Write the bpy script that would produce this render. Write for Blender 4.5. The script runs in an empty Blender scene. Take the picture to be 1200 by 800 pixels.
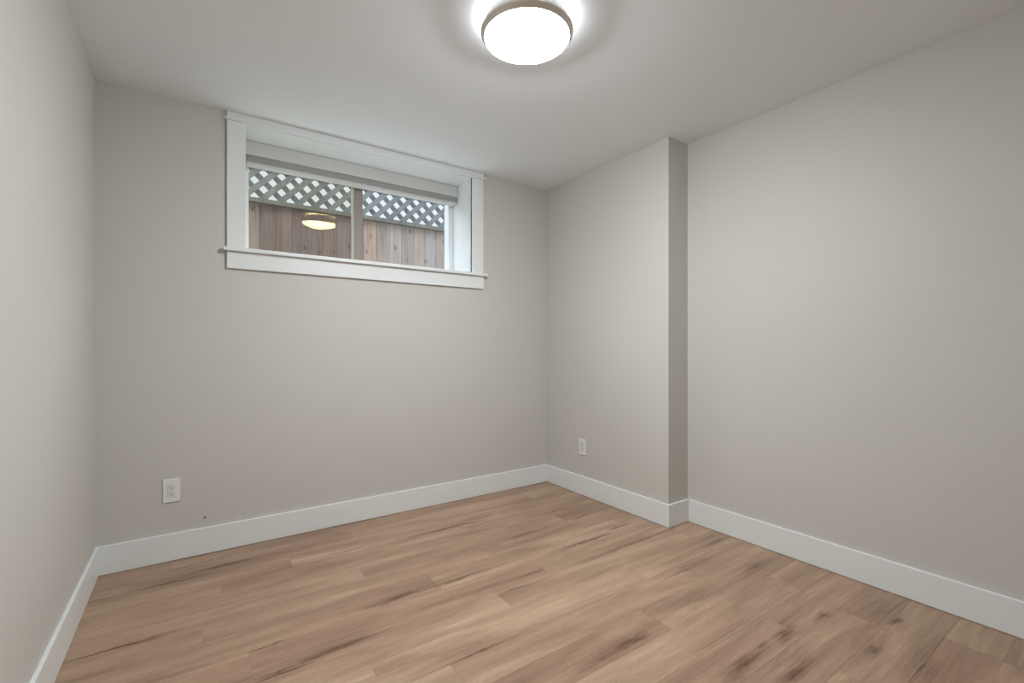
import bpy, bmesh, math, random
from mathutils import Vector, Matrix
random.seed(7)
scene = bpy.context.scene
COL = scene.collection

# ------------------------------------------------------------------ camera
cam_d = bpy.data.cameras.new('camera')
cam = bpy.data.objects.new('camera', cam_d)
COL.objects.link(cam)
cam_d.sensor_width = 36.0
cam_d.lens = 36.0 * 541.5 / 1200.0
cam_d.shift_y = 6.56 / 1200.0
cam_d.clip_start = 0.02
cam.location = (0, 0, 1.1069)
cam.rotation_euler = (math.radians(90), 0, -0.6035)
scene.camera = cam

# ------------------------------------------------------------------ light / view
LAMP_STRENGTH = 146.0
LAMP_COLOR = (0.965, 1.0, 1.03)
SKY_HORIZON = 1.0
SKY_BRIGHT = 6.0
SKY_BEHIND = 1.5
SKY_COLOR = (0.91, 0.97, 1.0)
scene.view_settings.view_transform = 'Standard'
scene.view_settings.look = 'None'
scene.view_settings.exposure = 0.0
scene.view_settings.gamma = 1.0
scene.view_settings.use_curve_mapping = False

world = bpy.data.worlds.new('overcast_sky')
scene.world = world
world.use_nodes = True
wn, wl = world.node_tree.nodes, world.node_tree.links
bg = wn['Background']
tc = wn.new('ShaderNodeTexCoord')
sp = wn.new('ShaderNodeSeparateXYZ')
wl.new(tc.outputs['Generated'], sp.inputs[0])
def wmap(src, a, b, c, d):
    x = wn.new('ShaderNodeMapRange')
    x.interpolation_type = 'SMOOTHSTEP'
    for k_, v_ in zip(('From Min', 'From Max', 'To Min', 'To Max'), (a, b, c, d)):
        x.inputs[k_].default_value = v_
    wl.new(src, x.inputs['Value'])
    return x.outputs['Result']
def wmath(op, a, b):
    x = wn.new('ShaderNodeMath'); x.operation = op
    for k_, v_ in enumerate((a, b)):
        if isinstance(v_, float):
            x.inputs[k_].default_value = v_
        else:
            wl.new(v_, x.inputs[k_])
    return x.outputs[0]
# grey cloud low down, unseen sky above it brightened to light the room, most beyond the fence
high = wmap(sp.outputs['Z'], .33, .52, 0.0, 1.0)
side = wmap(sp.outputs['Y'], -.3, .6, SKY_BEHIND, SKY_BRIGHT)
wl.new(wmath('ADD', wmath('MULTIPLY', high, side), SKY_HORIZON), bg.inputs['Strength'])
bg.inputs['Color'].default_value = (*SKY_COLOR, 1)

# ------------------------------------------------------------------ node helpers
class NT:
    def __init__(s, name):
        s.m = bpy.data.materials.new(name)
        s.m.use_nodes = True
        s.n, s.l = s.m.node_tree.nodes, s.m.node_tree.links
        s.b = s.n['Principled BSDF']
        s.out = s.n['Material Output']
    def node(s, t, **kw):
        x = s.n.new(t)
        for k, v in kw.items():
            setattr(x, k, v)
        return x
    def link(s, a, b):
        s.l.new(a, b)
    def val(s, sock, v):
        if isinstance(v, bpy.types.NodeSocket):
            s.l.new(v, sock)
        else:
            sock.default_value = v
    def math(s, op, a, b=0.0, c=0.0):
        x = s.node('ShaderNodeMath', operation=op)
        s.val(x.inputs[0], a); s.val(x.inputs[1], b); s.val(x.inputs[2], c)
        return x.outputs[0]
    def noise(s, vec, scale, detail=3.0, rough=0.5, dist=0.0):
        x = s.node('ShaderNodeTexNoise')
        s.link(vec, x.inputs['Vector'])
        x.inputs['Scale'].default_value = scale
        x.inputs['Detail'].default_value = detail
        x.inputs['Roughness'].default_value = rough
        x.inputs['Distortion'].default_value = dist
        return x.outputs['Fac']
    def ramp(s, fac, stops):
        x = s.node('ShaderNodeValToRGB')
        e = x.color_ramp.elements
        while len(e) < len(stops):
            e.new(0.5)
        for k, (p, c) in enumerate(stops):
            e[k].position = p
            e[k].color = (*c, 1) if len(c) == 3 else c
        s.val(x.inputs[0], fac)
        return x.outputs[0]
    def mix(s, fac, a, b, blend='MIX'):
        x = s.node('ShaderNodeMix', data_type='RGBA', blend_type=blend)
        s.val(x.inputs['Factor'], fac)
        for sock, v in ((x.inputs['A'], a), (x.inputs['B'], b)):
            s.val(sock, v if isinstance(v, bpy.types.NodeSocket) else (*v, 1))
        return x.outputs['Result']
    def mapping(s, vec, scale=(1, 1, 1), loc=(0, 0, 0), rot=(0, 0, 0)):
        x = s.node('ShaderNodeMapping')
        s.link(vec, x.inputs['Vector'])
        x.inputs['Scale'].default_value = scale
        x.inputs['Location'].default_value = loc
        x.inputs['Rotation'].default_value = rot
        return x.outputs[0]
    def bump(s, h, strength, dist=0.001):
        x = s.node('ShaderNodeBump')
        x.inputs['Strength'].default_value = strength
        x.inputs['Distance'].default_value = dist
        s.link(h, x.inputs['Height'])
        s.link(x.outputs[0], s.b.inputs['Normal'])

def srgb(r, g, b):
    def f(c):
        c /= 255.0
        return c / 12.92 if c <= 0.04045 else ((c + 0.055) / 1.055) ** 2.4
    return (f(r), f(g), f(b))

def paint(name, col, rough=0.55, var=0.015, bump=0.05):
    t = NT(name)
    tcn = t.node('ShaderNodeTexCoord').outputs['Object']
    n = t.noise(tcn, 2.3, 3.0)
    c = t.mix(n, tuple(x * (1 - var) for x in col), tuple(min(1, x * (1 + var)) for x in col))
    t.link(c, t.b.inputs['Base Color'])
    t.b.inputs['Roughness'].default_value = rough
    if bump:
        t.bump(t.noise(tcn, 420.0, 2.0), bump, 0.0006)
    return t.m

def plain(name, col, rough=0.4, metal=0.0):
    t = NT(name)
    tcn = t.node('ShaderNodeTexCoord').outputs['Object']
    n = t.noise(tcn, 30.0, 2.0)
    c = t.mix(n, tuple(x * 0.98 for x in col), tuple(min(1, x * 1.02) for x in col))
    t.link(c, t.b.inputs['Base Color'])
    t.b.inputs['Roughness'].default_value = rough
    t.b.inputs['Metallic'].default_value = metal
    return t.m

M = {}
M['wall'] = paint('greige_wall_paint', (0.588, 0.572, 0.538), 0.6)
M['ceiling'] = paint('flat_white_ceiling_paint', (0.87, 0.905, 0.925), 0.8, 0.01, 0.08)
M['trim'] = paint('white_trim_paint', (0.79, 0.815, 0.81), 0.35, 0.006, 0.0)
M['vinyl'] = plain('white_vinyl', (0.78, 0.79, 0.79), 0.35)
M['taupe'] = plain('taupe_vinyl', (0.25, 0.205, 0.175), 0.4)
M['edge'] = plain('dull_screen_edge', (0.42, 0.43, 0.37), 0.5)
M['blind'] = plain('white_blind_slat', (0.60, 0.595, 0.58), 0.45)
M['plate'] = plain('white_plastic_plate', (0.80, 0.80, 0.78), 0.3)
M['socket'] = plain('ivory_socket_plastic', (0.72, 0.72, 0.70), 0.3)
M['slot'] = plain('dark_slot', (0.03, 0.03, 0.03), 0.6)
M['nickel'] = plain('brushed_nickel', (0.78, 0.72, 0.66), 0.45, 0.7)
M['screw'] = plain('grey_steel', (0.16, 0.15, 0.14), 0.5, 0.3)
M['gravel'] = None

def lamp_mat():
    t = NT('lit_frosted_glass')
    t.n.remove(t.b)
    e = t.node('ShaderNodeEmission')
    e.inputs['Color'].default_value = (*LAMP_COLOR, 1)
    e.inputs['Strength'].default_value = LAMP_STRENGTH
    t.link(e.outputs[0], t.out.inputs['Surface'])
    return t.m
M['lamp'] = lamp_mat()

def glass_mat(name, tint, refl, k):
    t = NT(name)
    t.n.remove(t.b)
    tr = t.node('ShaderNodeBsdfTransparent')
    tr.inputs['Color'].default_value = (*tint, 1)
    gl = t.node('ShaderNodeBsdfGlossy')
    gl.inputs['Color'].default_value = (*refl, 1)
    gl.inputs['Roughness'].default_value = 0.0
    mx = t.node('ShaderNodeMixShader')
    mx.inputs[0].default_value = k
    t.link(tr.outputs[0], mx.inputs[1])
    t.link(gl.outputs[0], mx.inputs[2])
    t.link(mx.outputs[0], t.out.inputs['Surface'])
    return t.m
M['glass_screen'] = glass_mat('coated_glass_with_insect_screen', (0.885, 0.90, 0.875), (1.0, 0.74, 0.36), 0.0072)
M['glass'] = glass_mat('coated_glass', (0.93, 0.96, 0.99), (1.0, 0.74, 0.36), 0.0055)

# ---- floor
STREAKS = []      # (x, y, half length along x, half width along y, depth)
def floor_mat():
    t = NT('oak_vinyl_planks')
    tcn = t.node('ShaderNodeTexCoord').outputs['Object']
    at = t.node('ShaderNodeAttribute', attribute_name='plank')
    sr = t.node('ShaderNodeSeparateColor'); t.link(at.outputs['Color'], sr.inputs[0])
    r1, r2, r3 = sr.outputs[0], sr.outputs[1], sr.outputs[2]
    # every plank is cut from its own piece of wood: offset the grain per plank
    off = t.node('ShaderNodeCombineXYZ')
    t.link(t.math('MULTIPLY', r1, 37.0), off.inputs[0])
    t.link(t.math('MULTIPLY', r2, 53.0), off.inputs[1])
    t.link(t.math('MULTIPLY', r3, 29.0), off.inputs[2])
    add = t.node('ShaderNodeVectorMath', operation='ADD')
    t.link(tcn, add.inputs[0]); t.link(off.outputs[0], add.inputs[1])
    p = add.outputs[0]
    broad = t.noise(t.mapping(p, (1.3, 9.0, 1.0)), 1.0, 3.0, 0.55, 0.6)
    mid = t.noise(t.mapping(p, (2.2, 34.0, 1.0)), 1.0, 4.0, 0.6, 0.4)
    fine = t.noise(t.mapping(p, (9.0, 260.0, 1.0)), 1.0, 3.0, 0.6)
    figure = t.noise(t.mapping(p, (3.0, 11.0, 1.0)), 1.0, 2.0, 0.5, 1.4)
    rings = t.math('SINE', t.math('MULTIPLY', figure, 70.0))
    v = t.math('MULTIPLY_ADD', broad, 1.15, -0.29)
    v = t.math('MULTIPLY_ADD', mid, 0.55, t.math('SUBTRACT', v, 0.065))
    v = t.math('MULTIPLY_ADD', fine, 0.34, t.math('SUBTRACT', v, 0.07))
    v = t.math('MULTIPLY_ADD', rings, 0.030, v)
    v = t.math('MULTIPLY_ADD', r3, 0.31, t.math('ADD', v, 0.112))
    thin = t.noise(t.mapping(p, (1.6, 85.0, 1.0)), 1.0, 5.0, 0.7, 0.3)
    line = t.ramp(thin, [(0.56, (0, 0, 0)), (0.70, (1, 1, 1))])
    gate = t.ramp(t.noise(t.mapping(p, (1.1, 6.0, 1.0), (3.1, 9.7, 2.0)), 1.0, 3.0, 0.55, 0.4), [(0.45, (0, 0, 0)), (0.62, (1, 1, 1))])
    v = t.math('SUBTRACT', v, t.math('MULTIPLY', t.math('MULTIPLY', line, gate), 0.30))
    v = t.math('SUBTRACT', v, 0.26)
    col = t.ramp(v, [(0.02, srgb(94, 74, 60)), (0.26, srgb(134, 109, 90)), (0.52, srgb(159, 133, 110)), (0.80, srgb(180, 154, 129)), (1.0, srgb(198, 174, 148))])
    # pinkish / greyish drift between planks
    col = t.mix(t.math('MULTIPLY_ADD', r2, 0.40, 0.22), col, t.mix(1.0, col, (0.98, 0.885, 0.885), 'MULTIPLY'))
    # mineral streaks and knots that belong to the print of the planks
    warp = t.noise(t.mapping(tcn, (7.0, 30.0, 1.0)), 1.0, 4.0, 0.65)
    sx = t.node('ShaderNodeSeparateXYZ'); t.link(tcn, sx.inputs[0])
    wy = t.math('MULTIPLY_ADD', t.math('SUBTRACT', warp, 0.5), 0.07, sx.outputs[1])
    wx = t.math('MULTIPLY_ADD', t.math('SUBTRACT', warp, 0.5), 0.30, sx.outputs[0])
    tot = None
    for (x, y, a, b, d) in STREAKS:
        u = t.math('DIVIDE', t.math('SUBTRACT', wx, x), a)
        w = t.math('DIVIDE', t.math('SUBTRACT', wy, y), b)
        q = t.math('MULTIPLY_ADD', u, u, t.math('MULTIPLY', w, w))
        g = t.math('MULTIPLY', t.math('ADD', t.math('POWER', 2.718, t.math('MULTIPLY', q, -1.0)), t.math('MULTIPLY', t.math('POWER', 2.718, t.math('MULTIPLY', q, -9.0)), 0.55)), d)
        tot = g if tot is None else t.math('MAXIMUM', tot, g)
    if tot is not None:
        tot = t.math('MULTIPLY', t.math('MULTIPLY', tot, 1.5), t.math('MULTIPLY_ADD', thin, 3.2, -0.75))
        col = t.mix(tot, col, t.mix(1.0, col, (0.40, 0.33, 0.30), 'MULTIPLY'))
    t.link(col, t.b.inputs['Base Color'])
    t.b.inputs['Roughness'].default_value = 0.42
    t.b.inputs['Specular IOR Level'].default_value = 0.35
    t.bump(fine, 0.12, 0.0006)
    return t.m

# ---- cedar for the fence; object colour carries the tone of each board
def cedar_mat(name, rough_knots=True):
    t = NT(name)
    tcn = t.node('ShaderNodeTexCoord').outputs['Object']
    oi = t.node('ShaderNodeObjectInfo')
    off = t.node('ShaderNodeCombineXYZ')
    t.link(t.math('MULTIPLY', oi.outputs['Random'], 41.0), off.inputs[0])
    t.link(t.math('MULTIPLY', oi.outputs['Random'], 17.0), off.inputs[2])
    add = t.node('ShaderNodeVectorMath', operation='ADD')
    t.link(tcn, add.inputs[0]); t.link(off.outputs[0], add.inputs[1])
    p = add.outputs[0]
    g = t.noise(t.mapping(p, (60.0, 60.0, 2.5)), 1.0, 4.0, 0.6, 0.5)
    b = t.noise(t.mapping(p, (9.0, 9.0, 1.2)), 1.0, 3.0, 0.55)
    v = t.math('MULTIPLY_ADD', g, 0.55, t.math('MULTIPLY', b, 0.55))
    tone = t.ramp(v, [(0.28, (0.50, 0.47, 0.46)), (0.55, (1.0, 1.0, 1.0)), (0.80, (1.30, 1.32, 1.36))])
    col = t.mix(1.0, oi.outputs['Color'], tone, 'MULTIPLY')
    if rough_knots:
        vo = t.node('ShaderNodeTexVoronoi', feature='F1', voronoi_dimensions='2D')
        sk = t.node('ShaderNodeSeparateXYZ'); t.link(p, sk.inputs[0])
        ck = t.node('ShaderNodeCombineXYZ')
        t.link(t.math('MULTIPLY', sk.outputs[0], 7.0), ck.inputs[0])
        t.link(t.math('MULTIPLY', sk.outputs[2], 5.0), ck.inputs[1])
        t.link(ck.outputs[0], vo.inputs['Vector'])
        vo.inputs['Scale'].default_value = 1.0
        wob = t.math('MULTIPLY_ADD', t.math('SUBTRACT', t.noise(p, 30.0, 3.0), 0.5), 0.12, vo.outputs['Distance'])
        k = t.ramp(wob, [(0.03, (1, 1, 1)), (0.16, (0, 0, 0))])
        hs = t.node('ShaderNodeSeparateColor'); t.link(vo.outputs['Color'], hs.inputs[0])
        k = t.math('MULTIPLY', k, t.math('GREATER_THAN', hs.outputs[0], 0.45))
        col = t.mix(t.math('MULTIPLY', k, t.math('MULTIPLY_ADD', hs.outputs[1], 0.6, 0.15)), col, srgb(70, 52, 46))
    t.link(col, t.b.inputs['Base Color'])
    t.b.inputs['Roughness'].default_value = 0.8
    t.bump(g, 0.3, 0.002)
    return t.m
M['cedar'] = cedar_mat('weathered_cedar')
M['lattice'] = cedar_mat('weathered_lattice', False)

def gravel_mat():
    t = NT('pale_gravel')
    tcn = t.node('ShaderNodeTexCoord').outputs['Object']
    vo = t.node('ShaderNodeTexVoronoi'); t.link(tcn, vo.inputs['Vector']); vo.inputs['Scale'].default_value = 38.0
    n = t.noise(tcn, 5.0, 3.0)
    c = t.mix(n, (0.52, 0.515, 0.505), (0.66, 0.655, 0.645))
    c = t.mix(vo.outputs['Distance'], c, (0.36, 0.355, 0.345))
    t.link(c, t.b.inputs['Base Color'])
    t.b.inputs['Roughness'].default_value = 0.9
    t.bump(vo.outputs['Distance'], 0.6, 0.01)
    return t.m
M['gravel'] = gravel_mat()
M['siding'] = paint('exterior_siding_paint', (0.55, 0.56, 0.56), 0.7)

# ------------------------------------------------------------------ mesh helpers
class MB:
    def __init__(s):
        s.bm = bmesh.new()
    def box(s, x0, x1, y0, y1, z0, z1, bevel=0.0, seg=2):
        r = bmesh.ops.create_cube(s.bm, size=1.0)
        vs = r['verts']
        for v in vs:
            v.co = Vector((x0 + (v.co.x + .5) * (x1 - x0), y0 + (v.co.y + .5) * (y1 - y0), z0 + (v.co.z + .5) * (z1 - z0)))
        if bevel:
            es = list({e for v in vs for e in v.link_edges})
            bmesh.ops.bevel(s.bm, geom=es, offset=bevel, segments=seg, profile=0.5, affect='EDGES')
        return s
    def lathe(s, prof, cx, cy, seg=96):
        rings = []
        for (r, z) in prof:
            if r < 1e-6:
                rings.append([s.bm.verts.new((cx, cy, z))])
            else:
                rings.append([s.bm.verts.new((cx + r * math.cos(2 * math.pi * k / seg), cy + r * math.sin(2 * math.pi * k / seg), z)) for k in range(seg)])
        for A, B in zip(rings[:-1], rings[1:]):
            for k in range(seg):
                k2 = (k + 1) % seg
                vs = [A[k % len(A)], A[k2 % len(A)], B[k2 % len(B)], B[k % len(B)]]
                u = []
                for v in vs:
                    if v not in u:
                        u.append(v)
                if len(u) > 2:
                    s.bm.faces.new(u)
        return s
    def poly_prism(s, pts, y0, y1):
        """outline in x,z pushed from y0 to y1"""
        a = [s.bm.verts.new((x, y0, z)) for x, z in pts]
        b = [s.bm.verts.new((x, y1, z)) for x, z in pts]
        n = len(pts)
        s.bm.faces.new(a[::-1]); s.bm.faces.new(b)
        for k in range(n):
            s.bm.faces.new((a[k], a[(k + 1) % n], b[(k + 1) % n], b[k]))
        return s
    def build(s, name, mat, parent=None, origin=None, smooth=False, kind=None):
        bmesh.ops.recalc_face_normals(s.bm, faces=s.bm.faces[:])
        me = bpy.data.meshes.new(name)
        if origin is not None:
            o = Vector(origin)
            for v in s.bm.verts:
                v.co -= o
        s.bm.to_mesh(me); s.bm.free()
        me.materials.append(mat)
        if smooth:
            for p in me.polygons:
                p.use_smooth = True
        ob = bpy.data.objects.new(name, me)
        COL.objects.link(ob)
        if origin is not None:
            ob.location = origin
        if parent is not None:
            ob.parent = parent
            ob.matrix_parent_inverse = Matrix.Translation(-parent.location)
        if kind:
            ob['kind'] = kind
        return ob

def empty(name, loc):
    o = bpy.data.objects.new(name, None)
    COL.objects.link(o)
    o.location = loc
    o.empty_display_size = 0.1
    return o
def tag(o, label, cat, group=None):
    o['label'] = label; o['category'] = cat
    if group:
        o['group'] = group
    return o

# ------------------------------------------------------------------ room measures (metres, camera stands over the origin)
XL, YB, XJ, YJ, XR, H = -0.3905, 2.9798, 2.4049, 1.7932, 2.5983, 2.40
YR = -0.62                      # rear wall behind the camera
WO = 3.34                       # outer face of the back wall
OX0, OX1, OZ0, OZ1 = 0.2398, 1.6837, 1.655, 2.349    # window opening

# ---- walls
m = MB()
m.box(XL - .12, OX0 - .012, YB, WO, -.1, 2.62)
m.box(OX1 + .012, XR + .12, YB, WO, -.1, 2.62)
m.box(OX0 - .012, OX1 + .012, YB, WO, -.1, OZ0 - .02)
m.box(OX0 - .012, OX1 + .012, YB, WO, OZ1 + .012, 2.62)
m.build('wall_back', M['wall'], kind='structure')
MB().box(XL - .12, XL, YR - .12, YB, -.1, H + .1).build('wall_left', M['wall'], kind='structure')
MB().box(XR, XR + .12, YR - .12, YB, -.1, H + .1).build('wall_right', M['wall'], kind='structure')
MB().box(XJ, XR, YJ, YB, 0, H, 0.0).build('wall_right_jog', M['wall'], kind='structure')
MB().box(XL, XR, YR - .12, YR, -.1, H + .1).build('wall_rear', M['wall'], kind='structure')
MB().box(XL, XR, YR, YB, H, H + .1).build('ceiling', M['ceiling'], kind='structure')

# ---- floor: one mesh of planks laid parallel to the back wall
def pix_floor(u, v):
    f, yaw, y0, h = 541.5019, .6035, 406.5601, 1.1069
    C, S = math.cos(yaw), math.sin(yaw)
    xr, zr = (u - 600) / f, (y0 - v) / f
    t = -h / zr
    return ((xr * C + S) * t, (-xr * S + C) * t)
for (u, v, a, b, d) in [      # where the darker figure sits on the planks, noted from floor points
        (145, 757, .20, .010, .6), (203, 682, .12, .012, .6), (270, 660, .12, .016, .55), (464, 700, .16, .022, .6),
        (408, 645, .12, .008, .65), (312, 757, .05, .008, .6), (398, 757, .14, .016, .75), (333, 787, .10, .014, .7),
        (520, 620, .20, .014, .65), (571, 604, .08, .010, .5), (575, 641, .05, .012, .55), (612, 627, .16, .020, .6),
        (668, 594, .20, .010, .7), (681, 605, .08, .010, .5), (690, 633, .26, .016, .7), (725, 617, .06, .014, .7),
        (740, 637, .42, .014, .5), (806, 666, .12, .012, .6), (838, 635, .16, .030, .3), (885, 663, .14, .034, .4),
        (738, 752, .10, .030, .7), (710, 768, .22, .030, .4), (876, 774, .14, .028, .7), (918, 742, .09, .030, .65),
        (888, 762, .09, .020, .5), (966, 720, .06, .016, .7), (1050, 728, .05, .022, .8), (1026, 756, .10, .016, .75),
        (1040, 715, .12, .060, .3), (560, 764, .14, .007, .6), (540, 677, .24, .010, .55), (1085, 785, .16, .060, .35),
        (605, 690, .18, .012, .4), (470, 655, .16, .02, .3), (820, 700, .16, .028, .4), (930, 790, .10, .030, .45)]:
    x, y = pix_floor(u, v)
    STREAKS.append((x, y, a, b, d))
M['floor'] = floor_mat()
PW, PY, PL = 0.1563, 0.514, 1.275
JOINT = {-1: 1.08, 0: .45, 1: .965, 2: .655, 3: 1.019, 4: .273, 5: .738, 6: .507, 7: 1.12, 8: .165, 9: .936, 10: .028, 11: .68, 12: .106, 13: .414, 14: .765, 15: -.089}
TONE = {-1: ((.02, .9), (.55, .2)), 0: ((.5, .1), (.5, .1)), 1: ((.45, .6), (.2, .6)), 2: ((.25, .8), (.7, .6)), 3: ((.6, .6), (.45, .4)),
        4: ((.25, 1.0), (.55, .5)), 5: ((.8, .5), (.6, .6)), 6: ((.95, .6), (.7, .6)), 7: ((.75, .7), (.65, .2)), 8: ((.2, .9), (.75, .2)),
        9: ((.3, .6), (.7, .3)), 10: ((.5, .3), (.35, .5)), 11: ((.55, .3), (.3, .6)), 12: ((.7, .2), (.45, .4)), 13: ((.35, .3), (.75, .4)),
        14: ((.25, .9), (.65, .3)), 15: ((.5, .5), (.2, .6))}
TWO = {-1, 1, 2, 3, 4, 8}                    # rows whose visible joint is one plank further right
bm = bmesh.new()
cl = bm.loops.layers.float_color.new('plank')
k = math.floor((YR - PY) / PW)
while PY + k * PW < YB:
    y0, y1 = max(YR, PY + k * PW), min(YB, PY + (k + 1) * PW)
    j = JOINT.get(k, random.uniform(0, PL))
    x = j - PL * math.ceil((j - XL) / PL)
    while x < XR:
        x0, x1 = max(XL, x), min(XR, x + PL)
        if x1 - x0 > 1e-4:
            c = [random.random(), random.random(), .25 + .5 * random.random(), 1]
            if k in TONE:                    # (tone, pinkness) of the plank left / right of the joint that shows
                jj = j if k not in TWO else j + PL
                side = 0 if x + PL / 2 < jj else 1
                c[2], c[1] = TONE[k][side]
            B = bmesh.ops.create_cube(bm, size=1.0)['verts']
            for v in B:
                v.co = Vector((x0 + (v.co.x + .5) * (x1 - x0), y0 + (v.co.y + .5) * (y1 - y0), -.03 + (v.co.z + .5) * .03))
            for f in {f for v in B for f in v.link_faces}:
                for lp in f.loops:
                    lp[cl] = c
            top = [e for e in {e for v in B for e in v.link_edges} if all(v.co.z > -.001 for v in e.verts)]
            r = bmesh.ops.bevel(bm, geom=top, offset=0.0009, segments=1, affect='EDGES')
            for f in r['faces']:
                for lp in f.loops:
                    lp[cl] = c
        x += PL
    k += 1
me = bpy.data.meshes.new('floor')
bmesh.ops.recalc_face_normals(bm, faces=bm.faces[:])
bm.to_mesh(me); bm.free()
me.materials.append(M['floor'])
fl = bpy.data.objects.new('floor', me)
COL.objects.link(fl)
fl['kind'] = 'structure'
MB().box(XL - .12, XR + .12, YR - .12, YB, -.1, -.0301).build('floor_slab', M['slot'], kind='structure')

# ---- baseboards
BT, BH, BG = 0.014, 0.1415, 0.0015
def base(name, x0, x1, y0, y1):
    MB().box(x0, x1, y0, y1, BG, BH, 0.0025, 2).build(name, M['trim'], kind='structure')
base('baseboard_back', XL, XJ, YB - BT, YB)
base('baseboard_left', XL, XL + BT, YR + BT, YB - BT)
base('baseboard_right_jog', XJ - BT, XJ, YJ - BT, YB - BT)
base('baseboard_right_return', XJ, XR, YJ - BT, YJ)
base('baseboard_right', XR - BT, XR, YR + BT, YJ - BT)
base('baseboard_rear', XL, XR, YR, YR + BT)

# ------------------------------------------------------------------ window
win = empty('window_1', ((OX0 + OX1) / 2, YB, OZ0)); win['kind'] = 'structure'
YC = YB - 0.018
T = M['trim']
MB().box(0.1506, OX0, YC, YB, OZ0, 2.352, .0012).build('side_casing', T, win)
MB().box(OX1, 1.7826, YC, YB, OZ0, 2.352, .0012).build('side_casing', T, win)
MB().box(0.139, 1.801, YC - .012, YB, 2.352, 2.366, .003).build('bead_moulding', T, win)
MB().box(0.1506, 1.7826, YC - .002, YB, 2.366, H - .0005, .0012).build('head_casing', T, win)
MB().box(0.1315, 1.8115, YC - .022, YB, OZ0 - .021, OZ0 - .0005, .003).box(OX0, OX1, YB - .001, 3.262, OZ0 - .021, OZ0 - .0005).build('window_sill', T, win)
MB().box(0.1506, 1.7855, YC, YB, 1.541, OZ0 - .021, .0012).build('apron', T, win)
# lining boards of the deep recess
JT = .012
MB().box(OX0 - JT, OX0, YC + .002, 3.262, OZ0 - .001, OZ1 + JT).build('jamb_lining', T, win)
MB().box(OX1, OX1 + JT, YC + .002, 3.262, OZ0 - .001, OZ1 + JT).build('jamb_lining', T, win)
MB().box(OX0, OX1, YC + .002, 3.262, OZ1, OZ1 + JT).build('head_lining', T, win)
# vinyl frame
V = M['vinyl']
FX0, FX1, FZ0, FZ1 = OX0, OX1, OZ0 - .02, OZ1 + .005
FW = .040
f = MB()
f.box(FX0, FX0 + FW, 3.262, 3.335, FZ0, FZ1, .002).box(FX1 - FW, FX1, 3.262, 3.335, FZ0, FZ1, .002)
f.box(FX0 + FW, FX1 - FW, 3.262, 3.335, FZ0, FZ0 + FW, .002).box(FX0 + FW, FX1 - FW, 3.262, 3.335, FZ1 - FW, FZ1, .002)
f.build('window_frame', V, win)
s_ = MB()
s_.box(.921, .980, 3.272, 3.300, FZ0 + FW, FZ1 - FW, .002)
ms = s_.build('meeting_stile', M['taupe'], win)
MB().box(.9085, .921, 3.270, 3.302, FZ0 + FW, FZ1 - FW, .002).build('screen_edge', M['edge'], win)
# panes
import mathutils
def pane(x0, x1, y, tilt, mat):
    zc = (FZ0 + FZ1) / 2
    hz = (FZ1 - FZ0) / 2 - FW * .6
    o = MB().box(x0, x1, y, y + .0005, zc - hz, zc + hz).build('glass_pane', mat, win, origin=((x0 + x1) / 2, y, zc))
    return o
pL = pane(FX0 + FW * .8, .915, 3.300, 0, M['glass_screen'])
pR = pane(.975, FX1 - FW * .8, 3.312, 0, M['glass'])
PANE_TILT, PANE_YAW = 0.0177, 0.0
pL.rotation_euler = (PANE_TILT, 0, PANE_YAW)

# ------------------------------------------------------------------ window blind (drawn up)
bl = empty('window_blind', ((OX0 + OX1) / 2, 3.20, OZ1))
tag(bl, 'white slatted blind pulled fully up at the top of the window recess', 'blind')
MB().box(.252, 1.6800, 3.178, 3.190, 2.264, 2.3485, .002).box(.252, 1.6800, 3.190, 3.245, 2.300, 2.3485).build('valance', M['blind'], bl)
m = MB()
z = 2.226
while z < 2.268:
    m.box(.266, 1.668, 3.192, 3.240, z, z + .0036, .001, 1)
    z += .0062
m.build('slat_stack', M['blind'], bl)
MB().box(.264, 1.670, 3.188, 3.242, 2.206, 2.2245, .003).build('bottom_rail', M['blind'], bl)
for cx in (.50, .965, 1.43):
    MB().box(cx - .002, cx + .002, 3.1868, 3.1905, 2.212, 2.300).build('ladder_cord', M['blind'], bl)

# ------------------------------------------------------------------ ceiling light
RING_TOP, GLOW_Z, GLOW_R = 2.346, 2.392, .157
LX, LY = 1.0839, 1.4686
cl_ = empty('ceiling_light', (LX, LY, H))
tag(cl_, 'round lit flush ceiling light with frosted dome and brushed nickel ring', 'ceiling light')
GR, GZ, SAG = .165, 2.325, .045
prof = [(GR - .003, GZ + .012), (GR, GZ + .006), (GR, GZ)]
CR = (GR ** 2 + SAG ** 2) / (2 * SAG)      # radius of the shallow cap
A0 = math.asin(GR / CR)
for k in range(1, 17):
    a = A0 * (1 - k / 16)
    prof.append((CR * math.sin(a) if k < 16 else 0, GZ - SAG + CR - CR * math.cos(a)))
MB().lathe(prof, LX, LY).build('glass_dome', M['lamp'], cl_, smooth=True)
MB().lathe([(0, GZ + .0125), (.176, GZ + .0125), (.163, GLOW_Z - .002), (0, GLOW_Z - .002)], LX, LY).build('mounting_pan', M['plate'], cl_)
MB().lathe([(GLOW_R, GLOW_Z - .002), (GLOW_R, H - .0005)], LX, LY).build('glow_slot', M['lamp'], cl_)
MB().lathe([(GR + .0004, GZ + .004), (GR + .002, GZ - .001), (.1805, GZ + .013), (.1815, GZ + .016), (.1815, RING_TOP), (.177, RING_TOP), (.177, GZ + .020), (GR + .0004, GZ + .008), (GR + .0004, GZ + .004)], LX, LY).build('trim_ring', M['nickel'], cl_)

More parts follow.
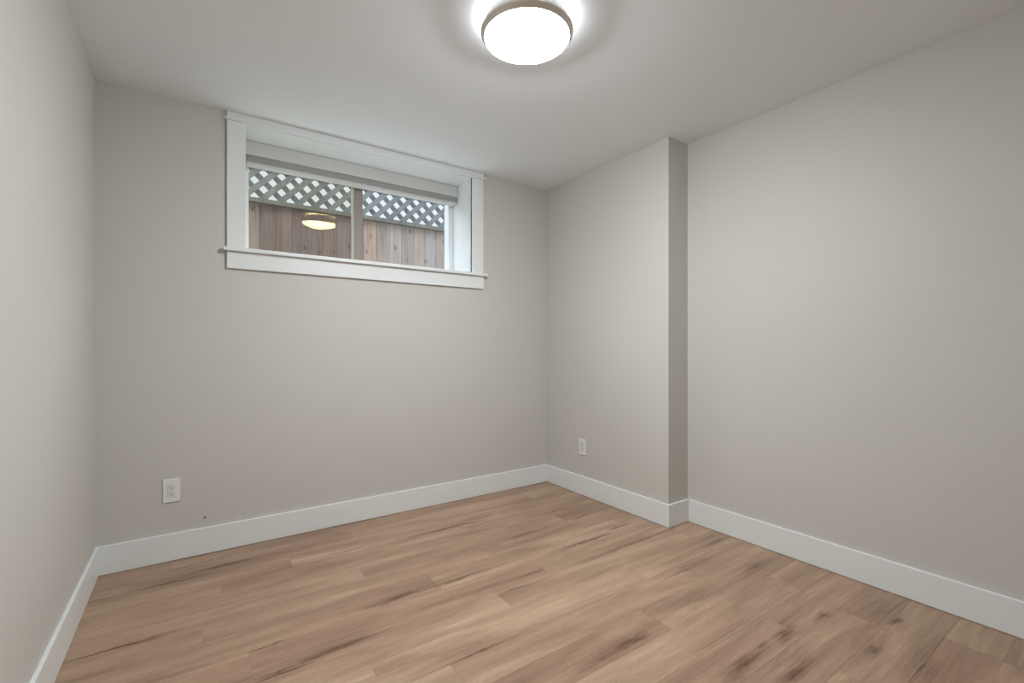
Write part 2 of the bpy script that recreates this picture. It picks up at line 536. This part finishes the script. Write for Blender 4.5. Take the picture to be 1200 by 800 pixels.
# ------------------------------------------------------------------ wall outlets
def outlet(name, loc, rotz, label):
    r = empty(name, (0, 0, 0))
    tag(r, label, 'outlet', 'wall outlets')
    # built facing -y on the plane y = 0
    pl = MB().box(-.0375, .0375, -.006, 0, -.061, .061, .0035, 3).build('cover_plate', M['plate'], r)
    rc = MB().box(-.0170, .0170, -.0078, -.004, -.0345, .0345, .0012).build('socket_face', M['socket'], r)
    for zc in (.0165, -.0165):
        MB().box(-.0078, -.0058, -.0083, -.0070, zc + .001, zc + .0095).box(.0058, .0078, -.0083, -.0070, zc + .002, zc + .0085).box(-.0024, .0024, -.0083, -.0070, zc - .0095, zc - .0045, .001, 1).build('slot', M['slot'], rc)
    for zc in (.0485, -.0485):
        s = MB()
        ret = bmesh.ops.create_cone(s.bm, cap_ends=True, segments=16, radius1=.0032, radius2=.0028, depth=.0012, matrix=Matrix.Translation((0, -.0063, zc)) @ Matrix.Rotation(math.pi / 2, 4, 'X'))
        s.build('screw', M['socket'], r)
    r.location = loc
    r.rotation_euler = (0, 0, rotz)
    return r
outlet('wall_outlet', (-.0938, YB, .363), 0, 'white wall outlet on the back wall below and left of the window')
outlet('wall_outlet', (XJ, 2.5545, .360), -math.pi / 2, 'white wall outlet on the projecting right wall near the far corner')

s = MB()
bmesh.ops.create_cone(s.bm, cap_ends=True, segments=20, radius1=.006, radius2=.0045, depth=.003, matrix=Matrix.Rotation(math.pi / 2, 4, 'X'))
sc = s.build('screw_head', M['screw'], None)
sc.location = (.050, YB - .0014, .193)
tag(sc, 'tiny dark grey screw head in the back wall just above the baseboard', 'screw')

# ------------------------------------------------------------------ outside: ground and fence
MB().box(-4, 6.5, WO, 9.0, 1.30, 1.36).build('ground', M['gravel'], kind='structure')
FY = 4.90
FENCE_TONE = 1.0
fe = empty('wooden_fence', (1.35, FY, 1.36))
tag(fe, 'weathered cedar board fence with diagonal lattice top outside the window', 'fence')
edges = [.508, .651, .790, .928, 1.063, 1.204, 1.344, 1.476, 1.612, 1.757, 1.895, 2.028, 2.168, 2.306]
e = edges[0]
while e > -1.5:
    e -= .139
    edges.insert(0, e)
e = edges[-1]
while e < 4.2:
    e += .139
    edges.append(e)
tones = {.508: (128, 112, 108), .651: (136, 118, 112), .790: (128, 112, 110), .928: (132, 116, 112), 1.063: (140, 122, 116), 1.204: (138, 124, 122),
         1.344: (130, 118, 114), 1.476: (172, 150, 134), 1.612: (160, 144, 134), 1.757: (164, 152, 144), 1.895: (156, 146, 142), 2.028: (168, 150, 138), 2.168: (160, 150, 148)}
for a, b in zip(edges[:-1], edges[1:]):
    g = .0004
    ob = MB().box(a + g, b - g, FY, FY + .018, 1.37, 2.50, .0035, 1).build('board', M['cedar'], fe, origin=((a + b) / 2, FY, 1.9))
    c = tones.get(round(a, 3), random.choice([(132, 116, 110), (150, 134, 124), (160, 146, 138), (140, 124, 118)]))
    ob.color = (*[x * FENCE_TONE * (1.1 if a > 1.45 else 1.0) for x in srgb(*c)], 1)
def rail(name, y0, y1, z0, z1, c):
    ob = MB().box(edges[0], edges[-1], y0, y1, z0, z1, .003).build(name, M['lattice'], fe, origin=(1.35, FY, (z0 + z1) / 2))
    ob.color = (*[x * FENCE_TONE for x in srgb(*c)], 1)
rail('middle_rail', FY - .065, FY - .002, 2.444, 2.484, (122, 119, 112))
rail('top_rail', FY - .020, FY + .05, 2.778, 2.86, (120, 112, 104))
# lattice: two crossed layers of strips; hole centres at (.545 + .1525 i, 2.588)
D = .1525
W = .0255 * math.sqrt(2)     # half strip width measured along x
z0, z1 = 2.484, 2.785
for lay, (sg, y0, y1) in enumerate(((1, FY + .000, FY + .007), (-1, FY + .007, FY + .014))):
    m = MB()
    for i in range(-24, 48):
        # a strip passes midway between neighbouring holes on its diagonal
        xc = .545 + D / 2 + i * D            # strip centre at z = 2.588
        p = lambda dx, z: (xc + dx + sg * (z - 2.588), z)
        q = [p(-W, z0), p(W, z0), p(W, z1), p(-W, z1)]
        if min(x for x, _ in q) < edges[0] or max(x for x, _ in q) > edges[-1]:
            continue
        m.poly_prism(q, y0, y1)
    ob = m.build('lattice_layer', M['lattice'], fe, origin=(1.35, FY, 2.6))
    c = (132, 132, 130) if lay == 0 else (112, 112, 110)
    ob.color = (*[x * FENCE_TONE for x in srgb(*c)], 1)
